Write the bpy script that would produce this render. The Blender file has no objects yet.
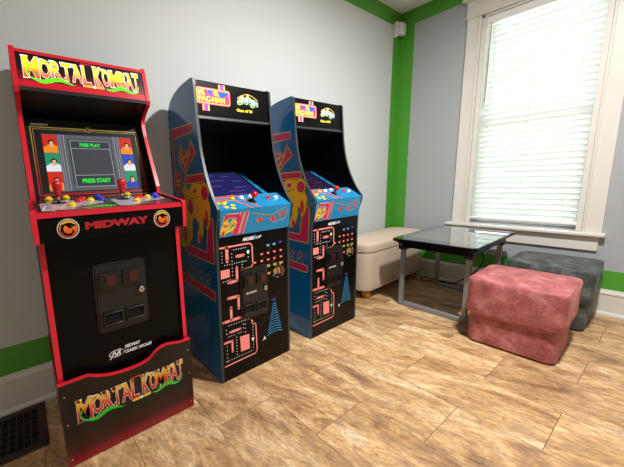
import bpy, bmesh, math, random
from mathutils import Vector, Matrix, noise
random.seed(7)
S = bpy.context.scene
COL = S.collection
PI = math.pi

# ------------------------------------------------------------ materials
def new_mat(name):
    m = bpy.data.materials.new(name); m.use_nodes = True
    nt = m.node_tree; b = nt.nodes['Principled BSDF']
    return m, nt, b
def s2l(c):
    return tuple((x/12.92 if x <= .04045 else ((x+.055)/1.055)**2.4) for x in [v/255 for v in c])+(1,)
def mat(name, rgb, rough=.5, metal=0, spec=.5, emit=0, coat=0, bump=0, bscale=200, sheen=0):
    m, nt, b = new_mat(name)
    c = s2l(rgb)
    b.inputs['Base Color'].default_value = c
    b.inputs['Roughness'].default_value = rough
    b.inputs['Metallic'].default_value = metal
    b.inputs['Specular IOR Level'].default_value = spec
    b.inputs['Coat Weight'].default_value = coat
    if sheen:
        b.inputs['Sheen Weight'].default_value = sheen
    if emit:
        b.inputs['Emission Color'].default_value = c
        b.inputs['Emission Strength'].default_value = emit
    if bump:
        n = nt.nodes.new('ShaderNodeTexNoise'); n.inputs['Scale'].default_value = bscale; n.inputs['Detail'].default_value = 4
        tc = nt.nodes.new('ShaderNodeTexCoord'); nt.links.new(tc.outputs['Object'], n.inputs['Vector'])
        bp = nt.nodes.new('ShaderNodeBump'); bp.inputs['Strength'].default_value = bump; bp.inputs['Distance'].default_value = .004
        nt.links.new(n.outputs['Fac'], bp.inputs['Height']); nt.links.new(bp.outputs['Normal'], b.inputs['Normal'])
    return m
def math_node(nt, op, a, b=None):
    n = nt.nodes.new('ShaderNodeMath'); n.operation = op
    for i, v in enumerate((a, b)):
        if v is None: continue
        if isinstance(v, (int, float)): n.inputs[i].default_value = v
        else: nt.links.new(v, n.inputs[i])
    return n.outputs[0]
def ramp(nt, fac, stops):
    r = nt.nodes.new('ShaderNodeValToRGB'); e = r.color_ramp.elements
    while len(e) < len(stops): e.new(.5)
    for i, (p, c) in enumerate(stops):
        e[i].position = p; e[i].color = s2l(c)
    nt.links.new(fac, r.inputs['Fac']); return r.outputs['Color']
def zgrad(name, z0, z1, stops, rough=.35, emit=0):
    m, nt, b = new_mat(name)
    tc = nt.nodes.new('ShaderNodeTexCoord'); sp = nt.nodes.new('ShaderNodeSeparateXYZ')
    nt.links.new(tc.outputs['Object'], sp.inputs[0])
    f = math_node(nt, 'DIVIDE', math_node(nt, 'SUBTRACT', sp.outputs['Z'], z0), z1-z0)
    c = ramp(nt, f, stops)
    nt.links.new(c, b.inputs['Base Color']); b.inputs['Roughness'].default_value = rough
    if emit:
        nt.links.new(c, b.inputs['Emission Color']); b.inputs['Emission Strength'].default_value = emit
    return m
def velvet(name, dark, mid, light, bsc=13):
    m, nt, b = new_mat(name)
    tc = nt.nodes.new('ShaderNodeTexCoord')
    n = nt.nodes.new('ShaderNodeTexNoise'); n.inputs['Scale'].default_value = bsc; n.inputs['Detail'].default_value = 6
    n.inputs['Roughness'].default_value = .72; n.inputs['Distortion'].default_value = .15
    nt.links.new(tc.outputs['Object'], n.inputs['Vector'])
    c = ramp(nt, n.outputs['Fac'], [(.33, dark), (.5, mid), (.68, light)])
    nt.links.new(c, b.inputs['Base Color'])
    b.inputs['Roughness'].default_value = .75
    b.inputs['Sheen Weight'].default_value = .5; b.inputs['Sheen Roughness'].default_value = .35
    b.inputs['Sheen Tint'].default_value = s2l(light)
    n2 = nt.nodes.new('ShaderNodeTexNoise'); n2.inputs['Scale'].default_value = 60; n2.inputs['Detail'].default_value = 5
    nt.links.new(tc.outputs['Object'], n2.inputs['Vector'])
    ad = math_node(nt, 'ADD', n.outputs['Fac'], math_node(nt, 'MULTIPLY', n2.outputs['Fac'], .35))
    bp = nt.nodes.new('ShaderNodeBump'); bp.inputs['Strength'].default_value = .5; bp.inputs['Distance'].default_value = .01
    nt.links.new(ad, bp.inputs['Height']); nt.links.new(bp.outputs['Normal'], b.inputs['Normal'])
    return m
def fabric(name, a, c2):
    m, nt, b = new_mat(name)
    tc = nt.nodes.new('ShaderNodeTexCoord')
    n = nt.nodes.new('ShaderNodeTexNoise'); n.inputs['Scale'].default_value = 350; n.inputs['Detail'].default_value = 3
    nt.links.new(tc.outputs['Object'], n.inputs['Vector'])
    nt.links.new(ramp(nt, n.outputs['Fac'], [(.35, a), (.65, c2)]), b.inputs['Base Color'])
    b.inputs['Roughness'].default_value = .9
    bp = nt.nodes.new('ShaderNodeBump'); bp.inputs['Strength'].default_value = .35; bp.inputs['Distance'].default_value = .002
    nt.links.new(n.outputs['Fac'], bp.inputs['Height']); nt.links.new(bp.outputs['Normal'], b.inputs['Normal'])
    return m
def floor_mat():
    m, nt, b = new_mat('travertine_tile')
    g = nt.nodes.new('ShaderNodeNewGeometry'); sp = nt.nodes.new('ShaderNodeSeparateXYZ')
    mp = nt.nodes.new('ShaderNodeMapping'); mp.inputs['Rotation'].default_value = (0, 0, math.radians(1.5))
    nt.links.new(g.outputs['Position'], mp.inputs['Vector']); nt.links.new(mp.outputs[0], sp.inputs[0])
    W_, L_ = .2887, .5
    u = math_node(nt, 'DIVIDE', math_node(nt, 'ADD', sp.outputs['X'], 0.783+10*W_), W_)
    row = math_node(nt, 'FLOOR', u); fu = math_node(nt, 'FRACT', u)
    par = math_node(nt, 'FRACT', math_node(nt, 'MULTIPLY', row, .5))       # 0 or .5
    v = math_node(nt, 'ADD', math_node(nt, 'DIVIDE', math_node(nt, 'ADD', sp.outputs['Y'], 1.195+20*L_), L_), par)
    colr = math_node(nt, 'FLOOR', v); fv = math_node(nt, 'FRACT', v)
    # grout distance
    def edge(f, size):
        d = math_node(nt, 'MINIMUM', f, math_node(nt, 'SUBTRACT', 1.0, f))
        return math_node(nt, 'MULTIPLY', d, size)
    dd = math_node(nt, 'MINIMUM', edge(fu, W_), edge(fv, L_))
    grout = math_node(nt, 'LESS_THAN', dd, .0012)
    cid = nt.nodes.new('ShaderNodeCombineXYZ'); nt.links.new(row, cid.inputs[0]); nt.links.new(colr, cid.inputs[1])
    wn = nt.nodes.new('ShaderNodeTexWhiteNoise'); wn.noise_dimensions = '3D'; nt.links.new(cid.outputs[0], wn.inputs['Vector'])
    # per tile shifted coordinates, veins run diagonally along the tile
    sc = nt.nodes.new('ShaderNodeVectorMath'); sc.operation = 'SCALE'; nt.links.new(wn.outputs['Color'], sc.inputs[0]); sc.inputs['Scale'].default_value = 17
    ad = nt.nodes.new('ShaderNodeVectorMath'); ad.operation = 'ADD'; nt.links.new(mp.outputs[0], ad.inputs[0]); nt.links.new(sc.outputs[0], ad.inputs[1])
    m1 = nt.nodes.new('ShaderNodeMapping'); m1.inputs['Rotation'].default_value = (0, 0, math.radians(-17)); nt.links.new(ad.outputs[0], m1.inputs['Vector'])
    m2 = nt.nodes.new('ShaderNodeMapping'); m2.inputs['Scale'].default_value = (4.0, 1.35, 1)
    nt.links.new(m1.outputs[0], m2.inputs['Vector'])
    n = nt.nodes.new('ShaderNodeTexNoise'); n.inputs['Scale'].default_value = 2.0; n.inputs['Detail'].default_value = 9; n.inputs['Roughness'].default_value = .64; n.inputs['Distortion'].default_value = 1.1
    nt.links.new(m2.outputs[0], n.inputs['Vector'])
    c1 = ramp(nt, n.outputs['Fac'], [(.30, (136, 106, 78)), (.40, (172, 136, 96)), (.49, (206, 170, 122)), (.58, (224, 194, 150)), (.70, (240, 222, 194))])
    n2 = nt.nodes.new('ShaderNodeTexNoise'); n2.inputs['Scale'].default_value = 8; n2.inputs['Detail'].default_value = 8; n2.inputs['Roughness'].default_value = .7; n2.inputs['Distortion'].default_value = 1.2
    nt.links.new(m2.outputs[0], n2.inputs['Vector'])
    dk = ramp(nt, n2.outputs['Fac'], [(.34, (118, 104, 98)), (.43, (205, 190, 176)), (.5, (238, 228, 216)), (.62, (255, 252, 248))])
    mx = nt.nodes.new('ShaderNodeMixRGB'); mx.blend_type = 'MULTIPLY'; mx.inputs[0].default_value = .55
    nt.links.new(c1, mx.inputs[1]); nt.links.new(dk, mx.inputs[2])
    n3 = nt.nodes.new('ShaderNodeTexNoise'); n3.inputs['Scale'].default_value = 30; n3.inputs['Detail'].default_value = 7; n3.inputs['Roughness'].default_value = .72; n3.inputs['Distortion'].default_value = .6
    nt.links.new(m2.outputs[0], n3.inputs['Vector'])
    f3 = ramp(nt, n3.outputs['Fac'], [(.38, (150, 134, 122)), (.47, (226, 216, 206)), (.6, (255, 255, 255))])
    m3 = nt.nodes.new('ShaderNodeMixRGB'); m3.blend_type = 'MULTIPLY'; m3.inputs[0].default_value = .6
    nt.links.new(mx.outputs[0], m3.inputs[1]); nt.links.new(f3, m3.inputs[2])
    # grey mineral veins
    n4 = nt.nodes.new('ShaderNodeTexNoise'); n4.inputs['Scale'].default_value = 4.2; n4.inputs['Detail'].default_value = 9; n4.inputs['Roughness'].default_value = .7; n4.inputs['Distortion'].default_value = 1.6
    nt.links.new(m2.outputs[0], n4.inputs['Vector'])
    vd = math_node(nt, 'ABSOLUTE', math_node(nt, 'SUBTRACT', n4.outputs['Fac'], .47))
    vf = nt.nodes.new('ShaderNodeMapRange'); nt.links.new(vd, vf.inputs[0]); vf.inputs[1].default_value = 0; vf.inputs[2].default_value = .025; vf.inputs[3].default_value = .6; vf.inputs[4].default_value = 0
    m4 = nt.nodes.new('ShaderNodeMixRGB'); nt.links.new(vf.outputs[0], m4.inputs[0]); nt.links.new(m3.outputs[0], m4.inputs[1]); m4.inputs[2].default_value = s2l((134, 120, 112))
    mx = m4
    # per tile tint
    hs = nt.nodes.new('ShaderNodeHueSaturation'); nt.links.new(mx.outputs[0], hs.inputs['Color'])
    hs.inputs['Saturation'].default_value = .99
    nt.links.new(math_node(nt, 'ADD', math_node(nt, 'MULTIPLY', wn.outputs['Value'], .22), 1.0), hs.inputs['Value'])
    g2 = nt.nodes.new('ShaderNodeMixRGB'); nt.links.new(grout, g2.inputs[0]); nt.links.new(hs.outputs[0], g2.inputs[1]); g2.inputs[2].default_value = s2l((112, 84, 58))
    nt.links.new(g2.outputs[0], b.inputs['Base Color'])
    b.inputs['Roughness'].default_value = .42
    rr = math_node(nt, 'ADD', math_node(nt, 'MULTIPLY', n2.outputs['Fac'], .3), .25); nt.links.new(rr, b.inputs['Roughness'])
    hh = math_node(nt, 'SUBTRACT', math_node(nt, 'MULTIPLY', n2.outputs['Fac'], .25), grout)
    bp = nt.nodes.new('ShaderNodeBump'); bp.inputs['Strength'].default_value = .25; bp.inputs['Distance'].default_value = .003
    nt.links.new(hh, bp.inputs['Height']); nt.links.new(bp.outputs['Normal'], b.inputs['Normal'])
    return m
def glass_mat(name, tint=(255, 255, 255)):
    m = bpy.data.materials.new(name); m.use_nodes = True; nt = m.node_tree; nt.nodes.clear()
    o = nt.nodes.new('ShaderNodeOutputMaterial'); mx = nt.nodes.new('ShaderNodeMixShader')
    t = nt.nodes.new('ShaderNodeBsdfTransparent'); t.inputs[0].default_value = s2l(tint)
    gl = nt.nodes.new('ShaderNodeBsdfGlossy'); gl.inputs['Roughness'].default_value = .02
    f = nt.nodes.new('ShaderNodeFresnel'); f.inputs[0].default_value = 1.45
    nt.links.new(f.outputs[0], mx.inputs[0]); nt.links.new(t.outputs[0], mx.inputs[1]); nt.links.new(gl.outputs[0], mx.inputs[2]); nt.links.new(mx.outputs[0], o.inputs[0])
    return m
def slat_mat():
    m = bpy.data.materials.new('blind_slat'); m.use_nodes = True; nt = m.node_tree; nt.nodes.clear()
    o = nt.nodes.new('ShaderNodeOutputMaterial'); mx = nt.nodes.new('ShaderNodeMixShader'); mx.inputs[0].default_value = .31
    d = nt.nodes.new('ShaderNodeBsdfDiffuse'); d.inputs[0].default_value = s2l((240, 242, 240))
    t = nt.nodes.new('ShaderNodeBsdfTranslucent'); t.inputs[0].default_value = s2l((240, 246, 244))
    nt.links.new(d.outputs[0], mx.inputs[1]); nt.links.new(t.outputs[0], mx.inputs[2]); nt.links.new(mx.outputs[0], o.inputs[0])
    return m

M = dict(
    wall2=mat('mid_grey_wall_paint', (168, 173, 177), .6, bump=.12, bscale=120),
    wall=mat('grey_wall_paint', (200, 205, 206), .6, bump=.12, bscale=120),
    green=mat('green_wall_paint', (78, 158, 48), .5, bump=.12, bscale=120),
    ceil=mat('white_ceiling_paint', (225, 225, 222), .8, bump=.6, bscale=60),
    trim=mat('cream_trim_paint', (222, 219, 212), .35, bump=.05, bscale=30),
    floor=floor_mat(),
    red=mat('red_laminate', (220, 28, 52), .3, coat=.2),
    black=mat('black_laminate', (4, 5, 5), .34, spec=.16),
    blackmat=mat('black_matte', (5, 5, 6), .55, spec=.25),
    blackpl=mat('black_plastic', (20, 20, 21), .38, bump=.1, bscale=400),
    dgrey=mat('dark_grey_edge', (46, 50, 54), .4),
    blue=mat('blue_laminate', (14, 108, 168), .14, coat=.45),
    ctlblue=mat('control_blue', (22, 130, 184), .3),
    pink=mat('magenta_print', (206, 36, 104), .3),
    yel=mat('yellow_print', (238, 206, 48), .3),
    mazep=mat('salmon_print', (252, 146, 140), .35),
    white=mat('white_print', (245, 245, 245), .4),
    redm=mat('dull_red_print', (178, 26, 40), .35),
    redp=mat('red_print', (214, 28, 40), .35),
    grn=mat('green_print', (60, 190, 50), .35),
    purp=mat('violet_print', (84, 60, 190), .35),
    cyan=mat('cyan_print', (50, 150, 210), .35),
    orange=mat('orange_print', (236, 120, 40), .35),
    gold=mat('gold_print', (176, 140, 50), .35),
    redbtn=mat('red_plastic', (205, 14, 30), .22, coat=.5),
    yelbtn=mat('yellow_plastic', (240, 200, 20), .25, coat=.4),
    blubtn=mat('blue_plastic', (20, 50, 190), .25, coat=.4),
    whtbtn=mat('white_plastic', (235, 235, 235), .25, coat=.4),
    steel=mat('grey_steel', (140, 145, 147), .4, metal=.3),
    chrome=mat('chrome', (220, 220, 220), .15, metal=1),
    slot=mat('coin_slot_red_lens', (62, 18, 15), .3, emit=.03),
    bronze=mat('dark_bronze', (62, 42, 36), .4, metal=.4),
    void=mat('black_void', (3, 3, 3), .9),
    wandm=mat('tan_wand', (170, 150, 122), .4),
    wood=mat('oak_foot', (190, 132, 50), .4),
    plastic=mat('white_plastic_case', (222, 224, 222), .35),
    clear=glass_mat('clear_acrylic'),
    glass=glass_mat('window_glass'),
    slat=slat_mat(),
    cord=mat('black_rubber', (14, 14, 14), .5),
)
M['pinkv'] = velvet('rose_crushed_velvet', (142, 70, 74), (174, 96, 99), (206, 138, 136))
M['greyv'] = velvet('grey_crushed_velvet', (46, 49, 48), (74, 79, 78), (120, 126, 124))
M['beige'] = fabric('beige_linen', (182, 164, 146), (208, 192, 174))

# ------------------------------------------------------------ mesh builder
class Pl:
    """plane with origin O and unit axes U, V"""
    def __init__(s, O, U, V):
        s.O = Vector(O); s.U = Vector(U).normalized(); s.V = Vector(V).normalized(); s.N = s.U.cross(s.V)
    def __call__(s, u, v, o=0): return s.O+s.U*u+s.V*v+s.N*o
class MB:
    def __init__(s): s.bm = bmesh.new(); s.mats = []
    def mi(s, m):
        if m not in s.mats: s.mats.append(m)
        return s.mats.index(m)
    def face(s, pts, m, smooth=False):
        vs = [s.bm.verts.new(p) for p in pts]
        try: f = s.bm.faces.new(vs)
        except ValueError: return None
        f.material_index = s.mi(m); f.smooth = smooth; return f
    def box(s, x0, x1, y0, y1, z0, z1, m, bev=0, seg=2):
        r = bmesh.ops.create_cube(s.bm, size=1)
        vs = r['verts']
        for v in vs:
            v.co = Vector(((x0+x1)/2+v.co.x*(x1-x0), (y0+y1)/2+v.co.y*(y1-y0), (z0+z1)/2+v.co.z*(z1-z0)))
        fs = set(f for v in vs for f in v.link_faces)
        for f in fs: f.material_index = s.mi(m)
        if bev:
            es = list(set(e for v in vs for e in v.link_edges))
            r = bmesh.ops.bevel(s.bm, geom=es, offset=bev, segments=seg, profile=.5, affect='EDGES')
            for f in r['faces']: f.material_index = s.mi(m); f.smooth = True
    def prism(s, prof, x0, x1, m, mside=None, mcap1=None, axis='x'):
        """profile in (y,z) extruded along x (axis 'x'); in (x,z) along y (axis 'y'); in (x,y) along z"""
        mk = {'x': lambda a, b, t: (t, a, b), 'y': lambda a, b, t: (a, t, b), 'z': lambda a, b, t: (a, b, t)}[axis]
        va = [s.bm.verts.new(mk(a, b, x0)) for a, b in prof]; vb = [s.bm.verts.new(mk(a, b, x1)) for a, b in prof]
        n = len(prof); fs = []
        f = s.bm.faces.new(va); f.material_index = s.mi(m); fs.append(f)
        f = s.bm.faces.new(vb[::-1]); f.material_index = s.mi(mcap1 or m); fs.append(f)
        for i in range(n):
            f = s.bm.faces.new((va[i], vb[i], vb[(i+1) % n], va[(i+1) % n])); f.material_index = s.mi(mside or m); fs.append(f)
        bmesh.ops.recalc_face_normals(s.bm, faces=fs)
    def lathe(s, prof, c, m, n=20, axis='z', basis=None):
        """profile of (r,h)"""
        B = basis or {'z': ((1,0,0),(0,1,0),(0,0,1)), 'y': ((1,0,0),(0,0,1),(0,-1,0)), 'x': ((0,1,0),(0,0,1),(1,0,0))}[axis]
        A, Bv, H = [Vector(b) for b in B]; c = Vector(c); rings = []
        for r, h in prof:
            if r < 1e-6: rings.append([s.bm.verts.new(c+H*h)])
            else: rings.append([s.bm.verts.new(c+H*h+(A*math.cos(2*PI*k/n)+Bv*math.sin(2*PI*k/n))*r) for k in range(n)])
        fs = []
        for a, b in zip(rings, rings[1:]):
            for k in range(n):
                if len(a) == 1 and len(b) == 1: break
                q = [a[0], b[(k+1) % n], b[k]] if len(a) == 1 else ([a[k], a[(k+1) % n], b[0]] if len(b) == 1 else [a[k], a[(k+1) % n], b[(k+1) % n], b[k]])
                f = s.bm.faces.new(q); f.material_index = s.mi(m); f.smooth = True; fs.append(f)
        for rg in (rings[0], rings[-1]):
            if len(rg) > 1:
                f = s.bm.faces.new(rg); f.material_index = s.mi(m); fs.append(f)
        bmesh.ops.recalc_face_normals(s.bm, faces=fs)
    def tube(s, path, r, m, n=8, closed=False):
        P_ = [Vector(p) for p in path]; N = len(P_); rings = []
        for i, p in enumerate(P_):
            a = P_[i-1] if (i or closed) else P_[0]; b = P_[(i+1) % N] if (i < N-1 or closed) else P_[-1]
            t = (b-a).normalized(); up = Vector((0, 0, 1)) if abs(t.z) < .95 else Vector((1, 0, 0))
            x = t.cross(up).normalized(); y = x.cross(t)
            rings.append([s.bm.verts.new(p+(x*math.cos(2*PI*k/n)+y*math.sin(2*PI*k/n))*r) for k in range(n)])
        prs = list(zip(rings, rings[1:]))+([(rings[-1], rings[0])] if closed else [])
        for a, b in prs:
            for k in range(n):
                f = s.bm.faces.new((a[k], a[(k+1) % n], b[(k+1) % n], b[k])); f.material_index = s.mi(m); f.smooth = True
        if not closed:
            for rg in (rings[0], rings[-1]):
                f = s.bm.faces.new(rg); f.material_index = s.mi(m)
    # ---- flat print on a plane
    def dpoly(s, pl, pts, m, o=.0008): return s.face([pl(u, v, o) for u, v in pts], m)
    def ddisc(s, pl, u, v, r, m, o=.0008, n=24, ry=None):
        ry = ry or r
        s.dpoly(pl, [(u+r*math.cos(2*PI*k/n), v+ry*math.sin(2*PI*k/n)) for k in range(n)], m, o)
    def dstroke(s, pl, pts, w, m, o=.0008, closed=False, joints=True):
        P_ = pts+([pts[0]] if closed else [])
        for a, b in zip(P_, P_[1:]):
            d = math.hypot(b[0]-a[0], b[1]-a[1]) or 1e-6
            nx, ny = -(b[1]-a[1])/d*w/2, (b[0]-a[0])/d*w/2
            s.dpoly(pl, [(a[0]-nx, a[1]-ny), (b[0]-nx, b[1]-ny), (b[0]+nx, b[1]+ny), (a[0]+nx, a[1]+ny)], m, o)
        if joints:
            for p in P_: s.ddisc(pl, p[0], p[1], w/2, m, o, 10)
    def dtext(s, pl, txt, u0, u1, v0, v1, m, o=.0008, fat=0, shear=0, spacing=1, warp=None, base_fat=0):
        def get(f):
            c = bpy.data.curves.new('lettering', 'FONT'); c.body = txt; c.size = 1; c.offset = f; c.shear = shear; c.space_character = spacing
            c.resolution_u = 3
            ob = bpy.data.objects.new('lettering', c); COL.objects.link(ob)
            me = bpy.data.meshes.new_from_object(ob.evaluated_get(bpy.context.evaluated_depsgraph_get()))
            bpy.data.objects.remove(ob); bpy.data.curves.remove(c); return me
        me = get(base_fat); xs = [v.co.x for v in me.vertices]; ys = [v.co.y for v in me.vertices]
        a, b, c_, d = min(xs), max(xs), min(ys), max(ys)
        if fat: bpy.data.meshes.remove(me); me = get(base_fat+fat)
        vs = []
        for v in me.vertices:
            fx = (v.co.x-a)/(b-a); fy = (v.co.y-c_)/(d-c_)
            if warp: fx, fy = warp(fx, fy)
            vs.append(s.bm.verts.new(pl(u0+fx*(u1-u0), v0+fy*(v1-v0), o)))
        for p in me.polygons:
            try:
                f = s.bm.faces.new([vs[i] for i in p.vertices]); f.material_index = s.mi(m)
            except ValueError: pass
        bpy.data.meshes.remove(me)
    def build(s, name, parent=None, smooth=False):
        me = bpy.data.meshes.new(name)
        off = Vector((0, 0, 0))
        if parent is not None:
            p = parent
            while p is not None: off += p.location; p = p.parent
        for v in s.bm.verts: v.co -= off
        s.bm.normal_update(); s.bm.to_mesh(me); s.bm.free()
        for m in s.mats: me.materials.append(m)
        if smooth:
            for p in me.polygons: p.use_smooth = True
        ob = bpy.data.objects.new(name, me); COL.objects.link(ob)
        if parent is not None: ob.parent = parent
        return ob
def tag(o, label=None, cat=None, group=None, kind=None):
    if label: o['label'] = label
    if cat: o['category'] = cat
    if group: o['group'] = group
    if kind: o['kind'] = kind
    return o
def thing(name, loc, label=None, cat=None, group=None, kind=None):
    o = bpy.data.objects.new(name, None); COL.objects.link(o); o.location = loc; o.empty_display_size = .1
    return tag(o, label, cat, group, kind)

H = 2.413           # ceiling
RX, RY = -5.6, -4.4  # far walls
# ------------------------------------------------------------ room shell
mb = MB(); mb.box(RX-.1, .14, RY-.1, .12, -.1, 0, M['floor']); tag(mb.build('floor'), kind='structure')
mb = MB(); mb.box(RX-.1, .14, RY-.1, .12, H, H+.1, M['ceil']); tag(mb.build('ceiling'), kind='structure')
def wall_cells(name, axis, a, b, us, zs, pick):
    mb = MB()
    for i in range(len(us)-1):
        for j in range(len(zs)-1):
            m = pick((us[i]+us[i+1])/2, (zs[j]+zs[j+1])/2)
            if m is None: continue
            if axis == 'y': mb.box(us[i], us[i+1], a, b, zs[j], zs[j+1], m)
            else: mb.box(a, b, us[i], us[i+1], zs[j], zs[j+1], m)
    bmesh.ops.remove_doubles(mb.bm, verts=mb.bm.verts, dist=1e-5)
    # drop the faces shared by two cells
    seen = {}
    for f in mb.bm.faces:
        k = tuple(sorted(v.index for v in f.verts)); seen.setdefault(k, []).append(f)
    mb.bm.verts.index_update()
    seen = {}
    for f in mb.bm.faces: seen.setdefault(tuple(sorted(v.index for v in f.verts)), []).append(f)
    bmesh.ops.delete(mb.bm, geom=[f for fs in seen.values() if len(fs) > 1 for f in fs], context='FACES')
    return tag(mb.build(name), kind='structure')
ZG0, ZG1, ZT = .171, .296, H-.127
WY0, WY1, WZ0, WZ1 = -1.258, -.612, .545, 2.135   # window opening
def pick_l(x, z):
    if z > ZT or x > -.137 or ZG0 < z < ZG1: return M['green']
    return M['wall']
wall_cells('wall_left', 'y', .0, .12, [RX-.1, -.137, 0], [0, ZG0, ZG1, ZT, H], pick_l)
def pick_r(y, z):
    if WY0 < y < WY1 and WZ0 < z < WZ1: return None
    if z > ZT or y > -.118 or ZG0 < z < ZG1: return M['green']
    return M['wall2']
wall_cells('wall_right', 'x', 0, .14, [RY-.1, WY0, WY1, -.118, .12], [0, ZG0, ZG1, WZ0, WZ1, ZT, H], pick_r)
wall_cells('wall_back', 'y', RY-.1, RY, [RX-.1, 0], [0, ZG0, ZG1, ZT, H], lambda x, z: M['green'] if z > ZT or ZG0 < z < ZG1 else M['wall'])
wall_cells('wall_front', 'x', RX-.1, RX, [RY, 0], [0, ZG0, ZG1, ZT, H], lambda x, z: M['green'] if z > ZT or ZG0 < z < ZG1 else M['wall'])
# baseboards: moulded profile (distance from wall, height)
BP = [(0, 0), (.026, 0), (.026, .012), (.022, .02), (.015, .024), (.015, .138), (.02, .142), (.02, .152), (.012, .158), (.009, .168), (0, .171)]
mb = MB(); mb.prism([(-d, z) for d, z in BP], RX, 0, M['trim'], axis='x'); tag(mb.build('baseboard_left'), kind='structure')
mb = MB(); mb.prism([(-d, z) for d, z in BP], RY, -.0, M['trim'], axis='y'); tag(mb.build('baseboard_right'), kind='structure')
# small worn lettering on the green band near the corner
pr = Pl((0, 0, 0), (0, -1, 0), (0, 0, 1))

# ------------------------------------------------------------ window
win = thing('window_1', (0, (WY0+WY1)/2, WZ0), kind='structure')
T = M['trim']
for a, b in ((-.602, -.519), (-1.348, -1.268)):
    mb = MB(); mb.box(-.02, 0, a, b, .54, 2.145, T, .002)
    e = -.602 if a > -1 else -1.268
    mb.box(-.026, .0, e-.007, e+.007, .54, 2.135, T, .003)
    mb.build('side_casing', win)
mb = MB(); mb.box(-.022, 0, -1.355, -.512, 2.15, 2.262, T, .002); mb.box(-.03, 0, -1.362, -.505, 2.138, 2.151, T, .004)
mb.box(-.036, 0, -1.37, -.497, 2.262, 2.272, T, .003); mb.box(-.05, 0, -1.385, -.483, 2.272, 2.288, T, .004); mb.build('header', win)
mb = MB(); mb.box(-.055, .07, -1.366, -.478, .516, .54, T, .006); mb.build('sill', win)
mb = MB(); mb.box(-.019, 0, -1.34, -.515, .418, .516, T, .003); mb.build('apron', win)
mb = MB()
mb.box(0, .13, WY1-.014, WY1, WZ0, WZ1, T); mb.box(0, .13, WY0, WY0+.014, WZ0, WZ1, T); mb.box(0, .13, WY0, WY1, WZ1-.014, WZ1, T); mb.box(.07, .14, WY0, WY1, .53, .552, T)
mb.box(.006, .02, WY1-.026, WY1-.014, WZ0, WZ1-.014, T); mb.box(.006, .02, WY0+.014, WY0+.026, WZ0, WZ1-.014, T); mb.build('jamb', win)
ya, yb = WY0+.014, WY1-.014
for nm, x, z0, z1 in (('lower_sash', .072, .552, 1.36), ('upper_sash', .1, 1.33, 2.12)):
    mb = MB(); w = .04
    mb.box(x, x+.026, ya, ya+w, z0, z1, T); mb.box(x, x+.026, yb-w, yb, z0, z1, T); mb.box(x, x+.026, ya+w, yb-w, z0, z0+w*.6, T); mb.box(x, x+.026, ya+w, yb-w, z1-w, z1, T)
    sa = mb.build(nm, win)
    mb = MB(); mb.box(x+.011, x+.015, ya+w, yb-w, z0+w*.6, z1-w, M['glass']); mb.build('pane', sa)

# ------------------------------------------------------------ blinds
bx = .034
bl = thing('window_blind', (bx, (WY0+WY1)/2, .575), 'white slatted venetian blind lowered over the tall window above the dark glass-topped table', 'blind')
b0, b1 = WY0+.017, WY1-.017
mb = MB(); mb.box(bx-.028, bx+.028, b0, b1, 2.062, 2.118, M['whtbtn'], .003); mb.build('headrail', bl)
mb = MB(); z = .615; tilt = math.radians(64)
while z < 2.06:
    c, s_ = math.cos(tilt)*.0235, math.sin(tilt)*.0235
    pts = []
    for k in range(5):
        t = -1+k*.5; pts.append((bx+c*t, z-s_*t*-1*-1+.0022*(1-t*t)))
    prof = pts+[(x, zz-.0022) for x, zz in pts[::-1]]
    mb.prism(prof, b0+.002, b1-.002, M['slat'], axis='y'); z += .0405
mb.build('slats', bl)
mb = MB(); mb.box(bx-.024, bx+.024, b0, b1, .578, .594, M['whtbtn'], .003)
for yy in (-.72, -.93, -1.15): mb.lathe([(0, 0), (.006, 0), (.006, -.004), (0, -.004)], (bx-.025, yy, .586), M['whtbtn'], axis='x', n=10)
mb.build('bottom_rail', bl)
for yy in (-.70, -.93, -1.16):
    for dx in (-.026, .026):
        mb = MB(); mb.tube([(bx+dx, yy, .59), (bx+dx, yy, 2.07)], .0009, M['plastic'], 5); mb.build('ladder_cord', bl)
mb = MB(); mb.tube([(bx-.034, -.668, 2.07), (bx-.036, -.668, 1.5)], .003, M['wandm'], 8); mb.lathe([(0, 0), (.006, .004), (.006, .03), (0, .034)], (bx-.036, -.668, 1.468), M['plastic'], 10); mb.build('tilt_wand', bl)

# ------------------------------------------------------------ outside
mb = MB(); mb.box(.14, 12, -9, 7, -.75, -.7, mat('outdoor_lawn', (120, 150, 90), .9)); tag(mb.build('ground'), kind='structure')
hs = thing('neighbouring_house', (7.5, -1.5, -.7), 'pale house wall showing faintly through the gaps of the window blind', 'building')
mb = MB(); mb.box(7.5, 8, -8, 1.1, -.7, 1.6, mat('pale_siding', (214, 206, 190), .8)); mb.build('wall', hs)
mb = MB(); mb.prism([(7.2, 1.6), (8.4, 1.6), (8.4, 2.4), (8.2, 2.4)], -8.2, 1.3, mat('grey_shingle', (150, 150, 150), .9), axis='y'); mb.build('roof', hs)
sh = thing('garden_shrub', (2.3, -.25, -.7), 'green leafy shrub outside, glimpsed low through the window blind', 'shrub')
leafm = mat('leaf_green', (70, 140, 40), .6)
mb = MB()
for i in range(650):
    th = random.uniform(0, 2*PI); r = .38*math.sqrt(random.random()); zz = random.uniform(-.3, .82)
    r *= math.sqrt(max(.05, 1-((zz-.2)/.68)**2)); c = Vector((2.3+r*math.cos(th), -.25+r*math.sin(th), zz))
    a = Vector((random.gauss(0, 1), random.gauss(0, 1), random.gauss(0, .6))).normalized(); b_ = a.cross(Vector((random.random(), random.random(), 1))).normalized()
    l, w = .045, .018
    mb.face([c-a*l, c+b_*w, c+a*l, c-b_*w], leafm)
mb.build('foliage', sh)
mb = MB()
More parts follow.
